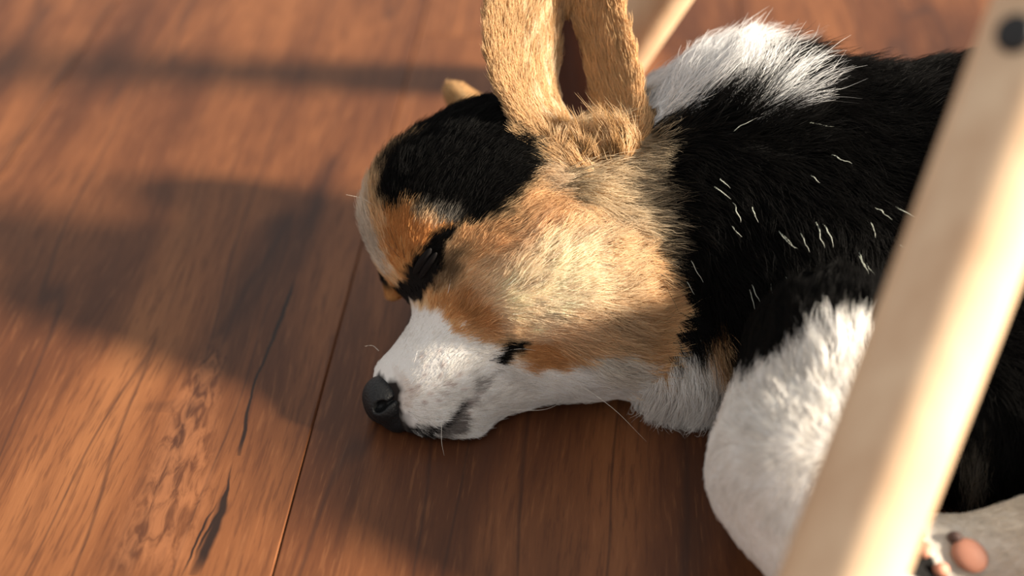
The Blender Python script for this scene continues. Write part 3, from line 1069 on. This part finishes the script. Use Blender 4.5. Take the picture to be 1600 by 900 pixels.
M_NOSE = Nn.m
nose = link('nose', mesh_from('nose', NV, NQ, M_NOSE), dog, BASE)
nose['label'] = 'black leathery nose with open nostril'

BPX = to_px(BV)
BFACE = -((BV - CC) / np.linalg.norm(BV - CC, axis=1, keepdims=True) * VN).sum(1)


def surf(px, py):
    """skin point and normal seen at a pixel"""
    m = np.nonzero((np.hypot(BPX[:, 0] - px, BPX[:, 1] - py) < 14) & (BFACE > 0))[0]
    k = m[np.argmin(BPX[m, 2] + .0004 * np.hypot(BPX[m, 0] - px, BPX[m, 1] - py))]
    dd = BPX[k, 2]
    return P(px, py, dd), VN[k]


def blob(name, c, axes, radii, mat, label=None, seg=20, rings=12, parent=None):
    vs, fs = [], []
    for i in range(rings + 1):
        ph = math.pi * i / rings
        for k in range(seg):
            t = 2 * math.pi * k / seg
            v = np.array([math.sin(ph) * math.cos(t), math.sin(ph) * math.sin(t), math.cos(ph)])
            vs.append(c + sum(axes[j] * (v[j] * radii[j]) for j in range(3)))
    for i in range(rings):
        for k in range(seg):
            k2 = (k + 1) % seg
            fs.append((i * seg + k, i * seg + k2, (i + 1) * seg + k2, (i + 1) * seg + k))
    o = link(name, mesh_from(name, vs, fs, mat), dog, BASE)
    if label:
        o['label'] = label
    return o


Nl = Nodes('eyelid_skin')
Nl.bsdf(Base_Color=(.009, .008, .008), Roughness=.55, Specular_IOR_Level=.08)
M_LID = Nl.m
for mirror in (False, True):
    ca_, na_ = surf(690, 378)
    cb_, nb_ = surf(648, 440)
    c, nn = surf(664, 412)
    ax = cb_ - ca_
    ax /= np.linalg.norm(ax)
    nn = nn - (nn @ ax) * ax
    nn /= np.linalg.norm(nn)
    sd = np.cross(ax, nn)
    ctr = c - nn * .0002
    for sgn, w, ofs in ((1, .0017, .0014), (-1, .0015, .0013)):
        cc = ctr + sd * (sgn * ofs)
        A = [ax, sd, nn]
        if mirror:
            rf = lambda v: v - 2 * (v @ HP_N) * HP_N
            cc = HP_O + rf(cc - HP_O)
            A = [rf(a) for a in A]
        blob('eyelid', cc, A, (.0075, w, .0014), M_LID)

Np = Nodes('paw_pad_skin')
Np.bsdf(Base_Color=(.52, .23, .15), Roughness=.6)
Nq = Nodes('paw_pad_dark')
Nq.bsdf(Base_Color=(.10, .055, .045), Roughness=.6)
for (px, py, rx, ry, rot, mt) in ((1513, 868, 30, 24, -35, Np.m), (1490, 842, 12, 9, -20, Nq.m), (1440, 862, 15, 10, 40, Np.m),
                                  (1432, 838, 10, 8, 0, Nq.m), (1466, 893, 14, 10, 20, Np.m)):
    c, nn = surf(px, py)
    a = math.radians(rot)
    e1 = CR * math.cos(a) + CU * math.sin(a)
    e1 -= (e1 @ nn) * nn
    e1 /= np.linalg.norm(e1)
    e2 = np.cross(nn, e1)
    blob('paw_pad', c + nn * .0012, [e1, e2, nn], (rx / 4600, ry / 4600, .0024), mt)

Nw = Nodes('whisker_pale')
Nw.bsdf(Base_Color=(.75, .70, .62), Roughness=.4)
Nv = Nodes('whisker_dark')
Nv.bsdf(Base_Color=(.02, .014, .010), Roughness=.4)


def whisker(pts, r, mat):
    p = catmull(pts, 14)
    vs, fs = [], []
    for i in range(len(p)):
        tg = p[min(i + 1, len(p) - 1)] - p[max(i - 1, 0)]
        tg /= np.linalg.norm(tg)
        a = np.cross(tg, CF); a /= np.linalg.norm(a)
        b = np.cross(tg, a)
        rr = r * (1 - .85 * i / (len(p) - 1))
        for k in range(5):
            t = 2 * math.pi * k / 5
            vs.append(p[i] + (a * math.cos(t) + b * math.sin(t)) * rr)
    for i in range(len(p) - 1):
        for k in range(5):
            fs.append((i * 5 + k, i * 5 + (k + 1) % 5, (i + 1) * 5 + (k + 1) % 5, (i + 1) * 5 + k))
    return link('whisker', mesh_from('whisker', vs, fs, mat), dog, BASE)


def wpath(pix, rise=.006):
    c, n = surf(*pix[0])
    d0 = to_px(c[None])[0, 2]
    return [P(x, y, d0 - rise * i) for i, (x, y) in enumerate(pix)]


whisker(wpath([(858, 490), (895, 493), (940, 512), (985, 555)], .006), .00016, Nv.m)
whisker(wpath([(880, 497), (905, 510), (925, 530)], .006), .0001, Nv.m)
for a, b, c in (((622, 392), (612, 365), (606, 342)), ((628, 398), (622, 375), (614, 352)), ((624, 402), (612, 388), (602, 378)), ((632, 402), (628, 380), (628, 356))):
    whisker(wpath([a, b, c], .002), .00010, Nv.m)
for q in ([(586, 322), (566, 310), (540, 304)], [(592, 548), (582, 540), (570, 541)], [(690, 660), (690, 690), (694, 712)],
          [(700, 458), (706, 430), (712, 405)], [(720, 510), (735, 490), (752, 478)], [(790, 548), (815, 545), (838, 548)],
          [(795, 640), (850, 640), (890, 622)], [(905, 600), (960, 640), (1010, 690)]):
    whisker(wpath(q, .002), .00011, Nw.m)
